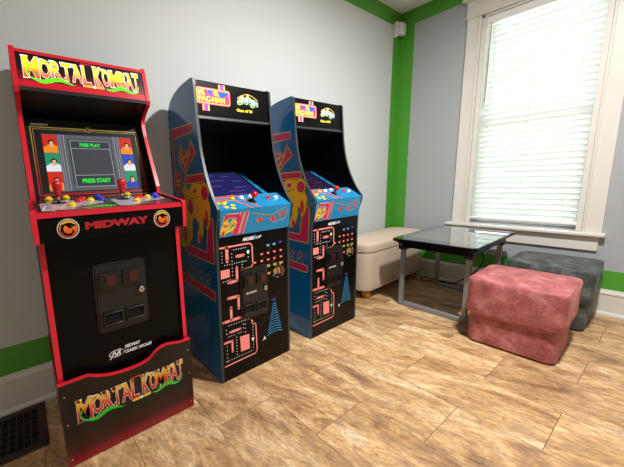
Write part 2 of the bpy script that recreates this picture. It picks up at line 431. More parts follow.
for i in range(7):
    th = i*.9; mb.tube([(2.3, -.25, -.7), (2.3+.06*math.cos(th), -.25+.06*math.sin(th), -.2), (2.3+.22*math.cos(th), -.25+.22*math.sin(th), .5)], .009, M['bronze'], 6)
mb.build('stems', sh)

# ------------------------------------------------------------ motion sensor at the corner
ms = thing('motion_sensor', (-.075, 0, 2.25), 'small white motion sensor high on the green corner stripe', 'sensor')
mb = MB(); mb.box(-.135, -.115, -.035, 0, 2.185, 2.31, M['plastic'], .004); mb.build('bracket', ms)
mb = MB(); mb.box(-.112, -.03, -.062, -.012, 2.2, 2.305, M['plastic'], .014, 3); mb.build('housing', ms)

# ------------------------------------------------------------ floor register
fr = thing('floor_register', (-3.27, -.16, 0), 'dark bronze grid floor vent set against the baseboard beside the red-trimmed cabinet', 'floor vent')
mb = MB(); x0, x1, y0, y1 = -3.47, -3.085, -.308, -.03
f = .032
mb.box(x0, x1, y0, y0+f, 0, .007, M['bronze'], .002); mb.box(x0, x1, y1-f, y1, 0, .007, M['bronze'], .002)
mb.box(x0, x0+f, y0+f, y1-f, 0, .007, M['bronze']); mb.box(x1-f, x1, y0+f, y1-f, 0, .007, M['bronze'])
mb.build('frame', fr)
mb = MB(); nx = 13
for k in range(1, nx):
    x = x0+f+(x1-x0-2*f)*k/nx; mb.box(x-.0022, x+.0022, y0+f, y1-f, .001, .0055, M['bronze'])
for k in range(1, 6):
    y = y0+f+(y1-y0-2*f)*k/6; mb.box(x0+f, x1-f, y-.0022, y+.0022, .001, .006, M['bronze'])
mb.build('grille', fr)
mb = MB(); mb.box(x0+f, x1-f, y0+f, y1-f, .0002, .001, M['void']); mb.build('duct_shade', fr)  # flat black sheet, painted shade in place of an open duct

# ------------------------------------------------------------ shared arcade pieces
def button(par, x, y, z, m, r=.0135, tilt=0, name='button'):
    mb = MB(); n = Vector((0, -math.sin(tilt), math.cos(tilt))); B = (Vector((1, 0, 0)), n.cross(Vector((1, 0, 0))), n)
    mb.lathe([(0, -.002), (r, -.002), (r, .004), (r*.82, .006), (r*.72, .004), (r*.7, .009), (r*.5, .0115), (0, .012)], (x, y, z), m, 18, basis=B)
    return mb.build(name, par)
def coin_door(par, cx, yf, z0, z1, w, logo):
    """moulded black coin door, raised from the panel at y=yf"""
    K = M['blackpl']; yf -= 0
    x0, x1 = cx-w/2, cx+w/2
    def rr(x0, x1, z0, z1, r, n=5):
        o = []
        for (cx_, cz_, a0) in ((x1-r, z1-r, 0), (x0+r, z1-r, 90), (x0+r, z0+r, 180), (x1-r, z0+r, 270)):
            for k in range(n+1):
                a = math.radians(a0+90*k/n); o.append((cx_+r*math.cos(a), cz_+r*math.sin(a)))
        return o
    mb = MB(); mb.prism(rr(x0, x1, z0, z1, .02), yf-.006, yf, K, axis='y')
    mb.prism(rr(x0+.008, x1-.008, z0+.008, z1-.008, .016), yf-.012, yf-.006, K, axis='y'); d = mb.build('coin_door', par)
    hh = z1-z0; q = w/4
    for sx in (-1, 1):
        c = cx+sx*q*.86-.0; zc = z1-hh*.24
        mb = MB(); a, b = q*.74, hh*.115
        mb.prism(rr(c-a, c+a, zc-b, zc+b, .006), yf-.022, yf-.012, K, axis='y'); e = mb.build('coin_slot', d)
        mb = MB(); mb.box(c-a*.42, c+a*.5, yf-.026, yf-.022, zc-b*.6, zc+b*.62, M['slot'], .001); mb.box(c-a*.7, c-a*.55, yf-.025, yf-.022, zc-b*.6, zc+b*.6, K); mb.build('coin_lens', e)
        zc = z0+hh*.2; b = hh*.095
        mb = MB()
        mb.box(c-a, c+a, yf-.02, yf-.012, zc+b-.006, zc+b, K, .002); mb.box(c-a, c+a, yf-.02, yf-.012, zc-b, zc-b+.006, K, .002)
        mb.box(c-a, c-a+.006, yf-.02, yf-.012, zc-b, zc+b, K, .002); mb.box(c+a-.006, c+a, yf-.02, yf-.012, zc-b, zc+b, K, .002)
        mb.prism([(yf-.012, zc-b+.006), (yf-.012, zc+b-.006), (yf-.017, zc-b+.006)], c-a+.006, c+a-.006, M['blackmat'], axis='x')
        mb.build('coin_return', d)
    mb = MB(); mb.lathe([(0, .012), (.0125, .012), (.0125, .021), (.009, .025), (0, .025)], (x1-.024, yf, z0+hh*.535), M['chrome'], 16, axis='y'); mb.box(x1-.0255, x1-.0225, yf-.027, yf-.0249, z0+hh*.535-.006, z0+hh*.535+.006, M['blackmat']); mb.build('lock', d)
    if logo:
        mb = MB(); mb.dtext(Pl((0, yf-.012, 0), (1, 0, 0), (0, 0, 1)), logo, x0+.028, x0+.095, z0+hh*.5, z0+hh*.535, M['white'], .0006, base_fat=.02); mb.build('door_lettering', d)
    return d

# ------------------------------------------------------------ red trimmed cabinet
XL, XR = -3.034, -2.553; cx = (XL+XR)/2
mk = thing('arcade_cabinet', (cx, -.24, 0), 'red-edged black arcade cabinet with yellow lettered marquee on a riser, leftmost of the three', 'arcade cabinet')
R_, K = M['red'], M['black']
zB = .0
def smooth_prof(pts, n=6):
    """Catmull-Rom through pts"""
    out = []
    for i in range(len(pts)-1):
        p0 = pts[max(i-1, 0)]; p1 = pts[i]; p2 = pts[i+1]; p3 = pts[min(i+2, len(pts)-1)]
        for k in range(n):
            t = k/n
            out.append(tuple(.5*((2*p1[j])+(-p0[j]+p2[j])*t+(2*p0[j]-5*p1[j]+4*p2[j]-p3[j])*t*t+(-p0[j]+3*p1[j]-3*p2[j]+p3[j])*t**3) for j in (0, 1)))
    out.append(pts[-1]); return out
side = [(-.03, .006), (-.03, 1.44), (-.045, 1.455), (-.19, 1.459), (-.232, 1.318), (-.226, 1.30)]+smooth_prof([(-.19, 1.283), (-.15, 1.258), (-.142, 1.235), (-.158, 1.18)], 4)+[(-.21, 1.07), (-.268, .955), (-.268, .8), (-.437, .79), (-.447, .30), (-.447, .006)]
for a, b in ((XL, XL+.016), (XR-.016, XR)):
    mb = MB(); mb.prism(side, a, b, K, R_, K); mb.build('side_panel', mk)
xi0, xi1 = XL+.016, XR-.016
mb = MB(); mb.box(xi0, xi1, -.045, -.03, .0, 1.44, K); mb.build('back_panel', mk)
mb = MB(); mb.box(xi0, xi1, -.185, -.03, 1.44, 1.455, K); mb.build('top_panel', mk)
# marquee
mq = Pl((xi0, -.19, 1.452), (1, 0, 0), (0, -.038, -.134)); mq.V = -mq.V; mq.N = mq.U.cross(mq.V)
WI = xi1-xi0; HM = .139
mq.O = mq(0, -HM)
gradm = zgrad('marquee_black_to_red', 1.33, 1.39, [(0, (190, 18, 40)), (.35, (120, 10, 26)), (1, (8, 6, 8))], .3)
titleA = zgrad('title_fill_marquee', 1.353, 1.432, [(0, (214, 60, 30)), (.3, (240, 120, 40)), (.6, (255, 236, 40)), (1, (255, 225, 20))], .3, emit=.45)
titleB = zgrad('title_fill_riser', .16, .25, [(0, (170, 30, 24)), (.35, (214, 70, 36)), (.7, (240, 190, 40)), (1, (238, 200, 40))], .35)
wlit = mat('lit_white_print', (245, 245, 250), .3, emit=.4)
glit = mat('lit_green_print', (90, 230, 30), .3, emit=.35)
redlit = mat('red_band_print', (205, 20, 46), .3, emit=.06)
def title(mb, pl, u0, u1, v0, v1, fill, line, green, o=.0007, dark=None):
    """two words with tall outer letters, a swirl under them"""
    h = v1-v0; W = u1-u0
    def word(txt, a, b, lo):
        n = len(txt)
        ws = {'M': 1.35, 'O': 1.0, 'R': .95, 'T': .9, 'A': 1.0, 'L': .8, 'K': 1.1, 'B': .9}
        tot = sum(ws[c] for c in txt); x = a
        for i, c in enumerate(txt):
            w = (b-a)*ws[c]/tot
            big = i == 0 or i == n-1
            z0 = v0+(0 if big else h*.08)-(lo*.5 if c in 'LK' else 0); z1 = v1-(0 if i == 0 else h*.05)
            if i == n-1 and c == 'T': z1 = v1
            for f, m_, oo in ((.035, line, o), (.015, dark or M['redp'], o*1.4), (0, fill, o*1.8)):
                mb.dtext(pl, c, x+w*.03, x+w*.97, z0, z1, m_, oo, fat=f, base_fat=.015, shear=0)
                # spiked serifs
                if f != .015:
                    e = h*.05 if f else 0
                    mb.dpoly(pl, [(x+w*.0-e, z1+e*.6), (x+w*.4, z1+e), (x+w*.34, z1-h*.16-e), (x+w*.12-e, z1-h*.1)], m_, oo)
                    if c in 'MRTK': mb.dpoly(pl, [(x+w*.02-e, z0-e), (x+w*.36+e, z0-e*.6), (x+w*.3, z0+h*.12+e), (x+w*.1, z0+h*.1)], m_, oo)
            x += w
    word('MORTAL', u0, u0+W*.535, h*.1); word('KOMBAT', u0+W*.565, u1, h*.1)
    # swirls
    def swirl(a, b, amp, ph, th):
        n = 22; top = []; bot = []
        for k in range(n+1):
            t = k/n; u = a+(b-a)*t; c_ = v0-h*.04+amp*math.sin(t*9+ph); w_ = th*math.sin(PI*min(1, t*1.02+.02))+th*.15*abs(math.sin(t*23))
            top.append((u, c_+w_/2)); bot.append((u, c_-w_/2))
        for k in range(n): mb.dpoly(pl, [bot[k], bot[k+1], top[k+1], top[k]], green, o*2.3)
    swirl(u0+W*.03, u0+W*.40, h*.09, 2.2, h*.2); swirl(u0+W*.66, u0+W*.985, h*.09, 3.6, h*.2)
    mb.dstroke(pl, [(u0+W*.035, v0+h*.05), (u0+W*.02, v0+h*.3), (u0+W*.045, v0+h*.5)], h*.07, green, o*2.3)
    mb.dstroke(pl, [(u0+W*.97, v0), (u0+W*.985, v0+h*.22)], h*.07, green, o*2.3)
    # small yellow bars between the words
    mb.dpoly(pl, [(u0+W*.47, v0-h*.14), (u0+W*.54, v0-h*.14), (u0+W*.545, v0-h*.02), (u0+W*.475, v0-h*.02)], M['yel'], o*2.3)
    mb.dpoly(pl, [(u0+W*.575, v0-h*.14), (u0+W*.64, v0-h*.14), (u0+W*.645, v0-h*.02), (u0+W*.58, v0-h*.02)], M['yel'], o*2.3)
    mb.ddisc(pl, u0+W*.557, v0-h*.08, h*.07, line, o*2.3)
    mb.dpoly(pl, [(u0+W*.46, v1+h*.02), (u0+W*.56, v1+h*.06), (u0+W*.56, v1+h*.12), (u0+W*.46, v1+h*.1)], M['redp'], o*2.3)
mb = MB(); mb.face([mq(0, 0), mq(WI, 0), mq(WI, HM), mq(0, HM)], gradm)
mb.dpoly(mq, [(0, HM-.013), (WI, HM-.013), (WI, HM), (0, HM)], R_, .002)
mb.dpoly(mq, [(0, 0), (WI, 0), (WI, .024), (0, .024)], redlit, .0005)
title(mb, mq, .018, WI-.02, .036, HM-.024, titleA, wlit, glit)
mb.build('marquee', mk)
mb = MB(); mb.prism([(-.231, 1.318), (-.231, 1.305), (-.06, 1.24), (-.06, 1.25)], xi0, xi1, M['blackpl']); 
pg = Pl((xi0, -.231, 1.305), (1, 0, 0), (0, -.171, .065))
for ox in (.08, WI-.13):
    for a in range(4):
        for b in range(4): mb.ddisc(Pl((xi0, -.13, 1.2662), (1, 0, 0), (0, .171, -.065)), ox+a*.014, -.02+b*.014, .003, M['void'], .0006, 8)
mb.build('speaker_panel', mk)
# monitor bezel + screen
mo = Pl((cx, -.2, .925), (1, 0, 0), (0, .1, .32)); LM = .325
mb = MB(); hw = WI/2; mb.face([mo(-hw, 0), mo(hw, 0), mo(hw, LM), mo(-hw, LM)], M['blackmat'])
ed = zgrad('bezel_line', .94, 1.2, [(0, (200, 30, 40)), (.25, (200, 40, 40)), (.7, (190, 130, 40)), (1, (180, 160, 60))], .3)
bw = .206; bt = .29
mb.dstroke(mo, [(-bw, .012), (-bw, bt), (-.02, bt), (bw, bt), (bw, .012)], .0035, ed, .001, closed=True)
mb.dstroke(mo, [(-bw+.008, .018), (-bw+.008, bt-.008), (bw-.008, bt-.008), (bw-.008, .018)], .0016, ed, .001, closed=True)
mb.ddisc(mo, 0, bt, .013, M['gold'], .0012); mb.ddisc(mo, 0, bt, .011, M['blackmat'], .0016); mb.dstroke(mo, [(-.006, bt-.003), (-.001, bt+.005), (.006, bt+.001), (.001, bt-.005)], .003, M['gold'], .002)
mb.dtext(mo, 'ARCADE1UP', -bw+.002, -bw+.062, bt+.007, bt+.015, M['white'], .001, base_fat=.03)
mb.build('monitor_bezel', mk)
def scr(rgb, e=.8): return mat('screen_%d_%d_%d' % rgb, tuple(int(v*.7) for v in rgb), .15, emit=e*.8)
sw0, sw1, st0, st1 = -.172, .172, .024, .262
mb = MB(); mb.box(-.001, .001, 0, .001, 0, .001, scr((96, 100, 112), .55)); mb.bm.clear()
mb.dpoly(mo, [(sw0, st0), (sw1, st0), (sw1, st1), (sw0, st1)], scr((96, 100, 112), .55), .002)
g1, g2, g3, g4 = scr((140, 146, 158), .7), scr((60, 64, 76), .5), scr((74, 78, 90), .45), scr((170, 176, 190), .8)
def rect(a, b, c, d, m, o): mb.dpoly(mo, [(a, c), (b, c), (b, d), (a, d)], m, o)
for x in (-.112, .112):
    rect(x-.005, x+.005, st0, st1, g1, .0024); rect(x-.0016, x+.0016, st0, st1, g2, .0028)
    rect(x*.87-.001, x*.87+.001, st0, st1, g4, .0028)
rect(-.085, .085, .045, .245, g3, .0024); rect(-.075, .075, .205, .236, g2, .0028); rect(-.075, .075, .095, .2, g3, .0028); rect(-.075, .075, .042, .088, g2, .0028)
for c, d in ((.203, .205), (.236, .238), (.088, .09), (.04, .042)): rect(-.077, .077, c, d, g4, .0032)
for x in (-.077, .075): rect(x, x+.002, .04, .238, g4, .0032)
gtx = scr((30, 240, 60), 1.0)
mb.dtext(mo, 'FREE PLAY', -.042, .038, .212, .227, gtx, .0036, base_fat=.03); mb.dtext(mo, 'PRESS START', -.052, .056, .056, .074, gtx, .0036, base_fat=.03)
# portrait strips are plain colour blocks
rs = scr((214, 40, 30), .7); og = scr((240, 140, 30), .8); sk = scr((236, 178, 120), .7); bl_ = scr((40, 70, 190), .7); gr_ = scr((30, 160, 110), .6); wh = scr((226, 232, 240), .8); bk = scr((14, 12, 20), .3)
for a, b, cells in ((sw0, -.122, ((rs, og), (gr_, wh), (rs, og))), (.122, sw1, ((rs, og), (bl_, wh), (gr_, bl_)))):
    hh = (st1-st0-.006)/3
    for i, (c1, c2) in enumerate(cells):
        z1 = st1-.003-i*hh; z0 = z1-hh+.002; m_ = (a+b)/2
        rect(a, b, z0, z1, c1, .0024)
        mb.dpoly(mo, [(a, z0), (b, z0), (b, z0+hh*.35), (m_, z0+hh*.5), (a, z0+hh*.28)], c2, .0028)
        mb.ddisc(mo, m_+.004, z0+hh*.55, .0115, bk, .003, 14); mb.dpoly(mo, [(m_-.004, z0+hh*.3), (m_+.012, z0+hh*.35), (m_+.01, z0+hh*.62), (m_-.002, z0+hh*.6)], sk, .0034)
mb.build('screen', mk)
# control box
XC0, XC1 = XL-.010, XR+.003
CT = lambda y: .893+(y+.5)*.123
for a, b in ((XC0, XC0+.014), (XC1-.014, XC1)):
    mb = MB(); mb.prism([(-.262, .80), (-.262, CT(-.262)+.004), (-.498, .9), (-.504, .894), (-.504, .800)], a, b, K, R_, K)
    mb.prism([(-.262, .80), (-.262, CT(-.262)+.002), (-.498, .898), (-.502, .894), (-.502, .802)], a-.0006 if a < cx else b, a if a < cx else b+.0006, R_)
    mb.build('control_box_side', mk)
cp = Pl((cx, -.5, CT(-.5)), (1, 0, 0), (0, 1, .123))
c0, c1 = XC0+.014-cx, XC1-.014-cx
art = mat('control_panel_art', (38, 30, 30), .15, coat=.6)
mb = MB(); mb.prism([(-.5, .872), (-.5, .893), (-.2, CT(-.2)), (-.2, CT(-.2)-.02)], XC0+.014, XC1-.014, M['blackmat'])
mb.dpoly(cp, [(c0, .001), (c1, .001), (c1, .301), (c0, .301)], art, .0004)
mb.dpoly(cp, [(c0, .0), (c1, .0), (c1, .006), (c0, .006)], R_, .0008)
lg = mat('light_print', (190, 180, 190), .2, coat=.5); 
for u in (-.12, .11):
    mb.dpoly(cp, [(u-.1, .02), (u+.09, .03), (u+.1, .15), (u-.02, .2), (u-.1, .16)], lg, .0008)
    mb.dpoly(cp, [(u-.04, .04), (u+.09, .03), (u+.1, .1)], mat('maroon_print', (120, 30, 50), .2, coat=.5), .0012)
mb.dstroke(cp, [(c0+.03, .1), (c0+.02, .03), (c0+.05, .015)], .004, M['white'], .0012)
mb.dstroke(cp, [(-.04, .26), (.02, .245), (.19, .27)], .007, M['gold'], .0012)
mb.dtext(cp, 'PRESS', -.06, .0, .03, .045, glit, .0014)
mb.build('control_panel', mk)
mb = MB(); mb.box(XC0+.014, XC1-.014, -.5, -.488, .802, .892, K)
cf = Pl((cx, -.5, 0), (1, 0, 0), (0, 0, 1))
mb.dpoly(cf, [(c0, .876), (c1, .876), (c1, .893), (c0, .893)], R_, .0008)
mb.dtext(cf, 'MIDWAY', -.110, .098, .829, .854, M['redm'], .0008, fat=0, base_fat=.06, shear=.0)
emb = zgrad('emblem_fill', .815, .87, [(0, (214, 40, 24)), (.45, (236, 120, 40)), (1, (255, 214, 40))], .35)
for u in (-.158, .147):
    v = .8385; r = .031
    mb.ddisc(cf, u, v, r, M['white'], .0008); mb.ddisc(cf, u, v, r*.93, K, .0012); mb.ddisc(cf, u, v, r*.84, emb, .0016)
    # curled dragon silhouette
    q = lambda pts: [(u+x*r, v+y*r) for x, y in pts]
    body = smooth_prof([(-.15, .48), (-.42, .36), (-.56, .05), (-.5, -.3), (-.22, -.56), (.12, -.6), (.36, -.44), (.42, -.2)], 4)
    for k in range(len(body)-1): mb.dstroke(cf, q(body[k:k+2]), r*(.24-.14*abs(k/len(body)-.35)), K, .002)
    mb.dpoly(cf, q([(-.3, .5), (-.05, .62), (.25, .6), (.5, .42), (.72, .34), (.7, .2), (.5, .2), (.34, .26), (.2, .2), (.42, .1), (.36, .02), (.08, .06), (-.1, .2)]), K, .0022)
    mb.dpoly(cf, q([(-.5, .5), (-.78, .3), (-.5, .28)]), K, .0022); mb.dpoly(cf, q([(-.6, .1), (-.8, -.15), (-.5, -.2)]), K, .0022)
mb.build('control_front', mk)
mb = MB(); mb.box(XC0+.014, XC1-.014, -.49, -.265, .80, .806, K); mb.build('control_underside', mk)
# clear guard strip at the left end of the control panel
mb = MB(); mb.box(XC0+.0145, XC0+.017, -.49, -.27, .906, .925, M['clear']); 
mb.build('acrylic_guard', mk)
XM = -3.029
def bat(par, x, y, z):
    mb = MB(); mb.lathe([(0, 0), (.024, 0), (.024, .002), (.02, .0035), (0, .0035)], (x, y, z), M['blackmat'], 20); mb.lathe([(0, .003), (.0045, .003), (.0045, .025), (0, .025)], (x, y, z), M['chrome'], 12)
    j = mb.build('joystick', par)
    mb = MB(); mb.lathe([(0, .022), (.007, .022), (.0105, .03), (.015, .052), (.0165, .062), (.014, .072), (.008, .077), (0, .079)], (x, y, z), M['redbtn'], 20); mb.build('joystick_handle', j)
for x, y in ((.075, -.345), (.292, -.345)): bat(mk, XM+x, y, CT(y))
Y_, RR, BB = M['yelbtn'], M['redbtn'], M['blubtn']
for x, y, m_ in ((.05, -.262, Y_), (.107, -.252, Y_), (.138, -.345, RR), (.152, -.315, RR), (.106, -.414, Y_), (.177, -.338, Y_), (.214, -.30, BB), (.213, -.345, BB), (.218, -.262, BB),
                 (.335, -.256, Y_), (.347, -.35, RR), (.366, -.328, RR), (.325, -.41, Y_), (.389, -.345, Y_), (.42, -.325, BB), (.418, -.368, BB), (.437, -.30, BB)):
    button(mk, XM+x, y, CT(y), m_, .0145)
# lower front panel and coin door
fp = Pl((cx, -.43, 0), (1, 0, 0), (0, 0, 1))
mb = MB(); mb.box(xi0, xi1, -.43, -.418, .02, .80, K)
for dv, tx, b in ((.02, 'MIDWAY', .06), (0, 'CLASSIC ARCADE', .105)): mb.dtext(fp, tx, -.012, -.012+b, .33+dv, .343+dv, M['white'], .0008, base_fat=.03, shear=.25)
# script mark
mb.dstroke(fp, [(-.03+.028*math.cos(a*.42+1.2)-.012, .341+.013*math.sin(a*.42+1.2)) for a in range(15)], .0035, M['white'])
mb.dstroke(fp, [(-.067, .325), (-.05, .35), (-.045, .33), (-.03, .355), (-.033, .33)], .005, M['white']); mb.dstroke(fp, [(-.033, .33), (-.02, .332), (-.013, .345), (-.028, .352)], .004, M['white'])
mb.build('front_panel', mk)
coin_door(mk, -2.797, -.43, .436, .694, .186, None)
# riser with cut-out top
X0, X1 = -3.038, -2.5505
tp = [(X0, .318), (-2.945, .318)]+smooth_prof([(-2.945, .318), (-2.905, .300), (-2.86, .288), (-2.79, .284), (-2.735, .292), (-2.705, .313), (-2.68, .326)], 4)+[(-2.65, .329), (-2.60, .318), (X1, .318)]
mb = MB(); redm = zgrad('riser_black_to_red', .0, .14, [(0, (150, 14, 34)), (.4, (60, 8, 16)), (.8, (9, 7, 8))], .26)
mb.prism([(X0, .004)]+tp+[(X1, .004)], -.469, -.456, redm, R_, K, axis='y')
# the bright edge of the cut-out
rp = Pl((0, -.469, 0), (1, 0, 0), (0, 0, 1))
for a, b in zip(tp, tp[1:]):
    if abs(b[0]-a[0]) > 1e-5: mb.dpoly(rp, [(a[0], a[1]-.0045), (b[0], b[1]-.0045), b, a], R_, .0006)
title(mb, rp, -2.992, -2.592, .158, .238, titleB, M['white'], M['grn'])
for x in (X0+.014, X1-.014):
    for z in (.03, .165, .27): mb.ddisc(rp, x, z, .0026, M['chrome'], .001, 10)
mb.build('riser_front', mk)
for a, b in ((X0, XL), (XR, X1)):
    mb = MB(); mb.prism([(-.456, .004), (-.456, .316), (-.03, .316), (-.03, .004)], a, b, mat('riser_side_red', (150, 16, 34), .25)); mb.build('riser_side', mk)

# ------------------------------------------------------------ the two blue cabinets
def blue_cabinet(px, dy, label, scol, lcol):
    w = .461
    def Y(y): return y+dy
    c = thing('arcade_cabinet', (px+w/2, -.22+dy, 0), label, 'arcade cabinet')
    front = smooth_prof([(-.29, 1.40), (-.296, 1.31), (-.304, 1.22), (-.318, 1.12), (-.34, 1.04), (-.37, .965), (-.405, .90), (-.446, .845)], 4)+[(-.449, .83)]+smooth_prof([(-.446, .81), (-.43, .765), (-.423, .71), (-.42, .62)], 4)+[(-.42, 0.0)]
    top = smooth_prof([(-.002, 1.335), (-.045, 1.382), (-.12, 1.412), (-.2, 1.424), (-.272, 1.428)], 4)
    prof = [(-.03, 0.0), (-.03, .185), (-.002, .19)]+top+[(-.288, 1.42)]+front
    prof = [(Y(a), b) for a, b in prof]
    Bl, Kk = M['blue'], M['black']
    pieces = (([(.003, 1.236), (-.262, 1.232), (-.258, 1.198), (-.06, 1.193), (-.045, 1.18), (-.045, 1.065), (-.027, 1.062), (-.027, 1.225)], 0),
              ([(-.165, .995), (-.345, 1.0), (-.341, .967), (-.145, .962)], 0),
              ([(-.405, .80), (-.40, .595), (-.145, .6), (-.115, .625), (-.145, .645), (-.34, .634), (-.365, .80)], 0),
              ([(-.03, .475), (-.395, .453), (-.392, .415), (-.03, .433)], 0))
    for sgn, a, b in ((-1, px, px+.014), (1, px+w-.014, px+w)):
        mb = MB()
        mb.prism(prof, a, b, Bl if sgn < 0 else Kk, M['dgrey'], Kk if sgn < 0 else Bl)
        if sgn < 0: pl = Pl((a, dy, 0), (0, -1, 0), (0, 0, 1))
        else: pl = Pl((b, dy, 0), (0, 1, 0), (0, 0, 1))
        fl = lambda P_: [((-y if sgn < 0 else y), z) for y, z in P_]
        for P_, _ in pieces:
            P_ = [(min(y, -.03), z) for y, z in P_]
            mb.dstroke(pl, fl(P_), .011, M['yel'], .0008, closed=True); mb.dpoly(pl, fl(P_), M['yel'], .0008); mb.dpoly(pl, fl(P_), M['pink'], .0012)
        # jagged lettering fragments
        for P_ in ([(-.10, 1.075), (-.12, 1.15), (-.15, 1.11), (-.185, 1.118), (-.22, 1.085), (-.235, 1.16), (-.278, 1.10), (-.215, 1.055), (-.165, 1.01)],
                   [(-.03, 1.0), (-.05, 1.045), (-.075, 1.0), (-.105, 1.015), (-.12, .965), (-.085, .93), (-.06, .905), (-.035, .92)]):
            mb.dstroke(pl, fl(P_), .012, M['yel'], .0008, closed=True); mb.dpoly(pl, fl(P_), M['pink'], .0012)
        for q in ([(-.12, 1.12), (-.15, 1.08), (-.19, 1.10)], [(-.11, 1.08), (-.16, 1.06), (-.17, 1.03)], [(-.22, 1.12), (-.2, 1.08), (-.18, 1.05)], [(-.05, 1.01), (-.07, .97), (-.1, .98)], [(-.05, .95), (-.085, .955)]):
            mb.dstroke(pl, fl(q), .014, M['yel'], .0016)
        # big abstract splash in yellow with magenta spots
        spl = smooth_prof([(-.10, .90), (-.15, .955), (-.19, .93), (-.24, .965), (-.31, .955), (-.35, .965), (-.385, .93), (-.375, .89), (-.392, .855), (-.385, .80), (-.375, .765), (-.35, .74), (-.345, .78), (-.325, .80), (-.32, .74), (-.29, .68), (-.255, .675), (-.26, .72), (-.28, .76), (-.245, .79), (-.215, .78), (-.205, .70), (-.17, .655), (-.11, .625), (-.06, .64), (-.05, .72), (-.075, .80), (-.06, .86), (-.10, .90)], 3)[:-1]
        mb.dpoly(pl, fl(spl), M['yel'], .0014)
        mb.dstroke(pl, fl(spl), .004, M['gold'], .0016, closed=True, joints=False)
        for yy, zz, r1, r2 in ((-.345, .915, .03, .033), (-.20, .845, .03, .04), (-.115, .885, .028, .03), (-.355, .80, .014, .04), (-.13, .70, .016, .05), (-.085, .70, .01, .045), (-.285, .70, .012, .02), (-.255, .925, .018, .012)):
            mb.ddisc(pl, -yy if sgn < 0 else yy, zz, r1, M['pink'], .002, 18, r2)
        for q in ([(-.17, .90), (-.235, .885), (-.285, .90)], [(-.25, .86), (-.27, .82)], [(-.15, .76), (-.165, .68)], [(-.105, .77), (-.11, .65)]):
            mb.dstroke(pl, fl(q), .005, M['gold'], .0024)
        # row of small marks above the lower band
        for k in range(4):
            yy = -.12-k*.065; P_ = [(yy, .455), (yy-.01, .52), (yy-.03, .535), (yy-.045, .51), (yy-.025, .5), (yy-.05, .46)]
            mb.dstroke(pl, fl(P_), .007, M['gold'], .0016); mb.ddisc(pl, -(yy-.02) if sgn < 0 else yy-.02, .49, .011, M['cyan'], .002, 10)
        for zz, yy in ((1.375, -.255), (1.27, -.14), (.62, -.3+.2), (.38, -.30), (.12, -.32), (.12, -.1)): mb.ddisc(pl, -yy if sgn < 0 else yy, zz, .0045, M['dgrey'], .001, 10)
        mb.build('side_panel', c)
    x0, x1 = px+.014, px+w-.014; wi = x1-x0
    mb = MB(); mb.box(x0, x1, Y(-.036), Y(-.024), .0, 1.33, M['black']); mb.build('back_panel', c)
    tp_ = [(Y(a), b-.004) for a, b in top]
    mb = MB(); mb.prism(tp_+[(a, b-.012) for a, b in tp_[::-1]], x0, x1, Kk); mb.build('top_panel', c)
    # marquee
    mb = MB(); yf = Y(-.283)
    mb.prism([(yf, 1.416), (yf-.006, 1.28), (yf-.0065, 1.26), (yf+.012, 1.26), (yf+.014, 1.416)], x0, x1, Kk)
    mb.prism([(yf-.012, 1.252), (yf-.010, 1.264), (yf+.02, 1.264), (yf+.02, 1.252)], x0, x1, M['dgrey'])
    pl = Pl((px, yf-.006, 1.28), (1, 0, 0), (0, .006, .136)); o = -1.28
    yl = mat('lit_yellow_print', (250, 214, 60), .3, emit=.4); pk = mat('lit_magenta_print', (240, 60, 190), .3, emit=.35); ob = mat('lit_blue_print', (24, 80, 230), .3, emit=.35); pr_ = mat('lit_rose_print', (230, 50, 110), .3, emit=.35)
    rc = lambda a, b, cc, d, m_, oo: mb.dpoly(pl, [(a, cc+o), (b, cc+o), (b, d+o), (a, d+o)], m_, oo)
    rc(.138, .174, 1.375, 1.413, yl, .0008); rc(.144, .168, 1.375, 1.413, pk, .0012)
    rc(.045, .082, 1.29, 1.33, yl, .0008); rc(.052, .075, 1.29, 1.33, pk, .0012)
    def rrect(a, b, c0_, c1_, r): return [(xx+r*math.cos(math.radians(t)), zz+r*math.sin(math.radians(t))+o) for xx, zz, t0 in ((b-r, c1_-r, 0), (a+r, c1_-r, 90), (a+r, c0_+r, 180), (b-r, c0_+r, 270)) for t in range(t0, t0+91, 30)]
    mb.dpoly(pl, rrect(.014, .202, 1.318, 1.392, .012), pr_, .0016); mb.dpoly(pl, rrect(.018, .198, 1.322, 1.388, .01), yl, .002); mb.dpoly(pl, rrect(.0215, .1945, 1.3255, 1.3845, .008), pr_, .0022)
    for t_, a, b, v0, v1 in (('MS.', .026, .062, 1.358, 1.381), ('PAC-MAN', .026, .17, 1.33, 1.355)):
        mb.dtext(pl, t_, a, b, v0+o, v1+o, yl, .0026, base_fat=.06)
    rc(.108, .14, 1.36, 1.38, yl, .0026)
    mb.dpoly(pl, [(.07, 1.383+o), (.10, 1.383+o), (.095, 1.35+o), (.085, 1.36+o)], ob, .003)
    mb.dpoly(pl, [(.128, 1.38+o), (.19, 1.38+o), (.185, 1.366+o), (.165, 1.36+o), (.158, 1.352+o), (.142, 1.354+o)], ob, .003)
    # curved green-gold lettering
    dk = mat('lit_teal_print', (40, 150, 150), .3, emit=.3); gl_ = mat('lit_gold_print', (226, 196, 90), .3, emit=.35)
    def wp(fx, fy): return fx, fy*(.62+.38*math.sin(PI*min(1, fx)))+.12*math.sin(PI*fx)
    mb.dtext(pl, 'Galaga', .245, .375, 1.325+o, 1.38+o, gl_, .0008, fat=.05, base_fat=.05, shear=.2, warp=wp)
    mb.dtext(pl, 'Galaga', .245, .375, 1.325+o, 1.38+o, dk, .0014, base_fat=.03, shear=.2, warp=wp)
    mb.dtext(pl, 'Galaga', .247, .377, 1.338+o, 1.38+o, wlit, .0018, base_fat=-.015, shear=.2, warp=wp)
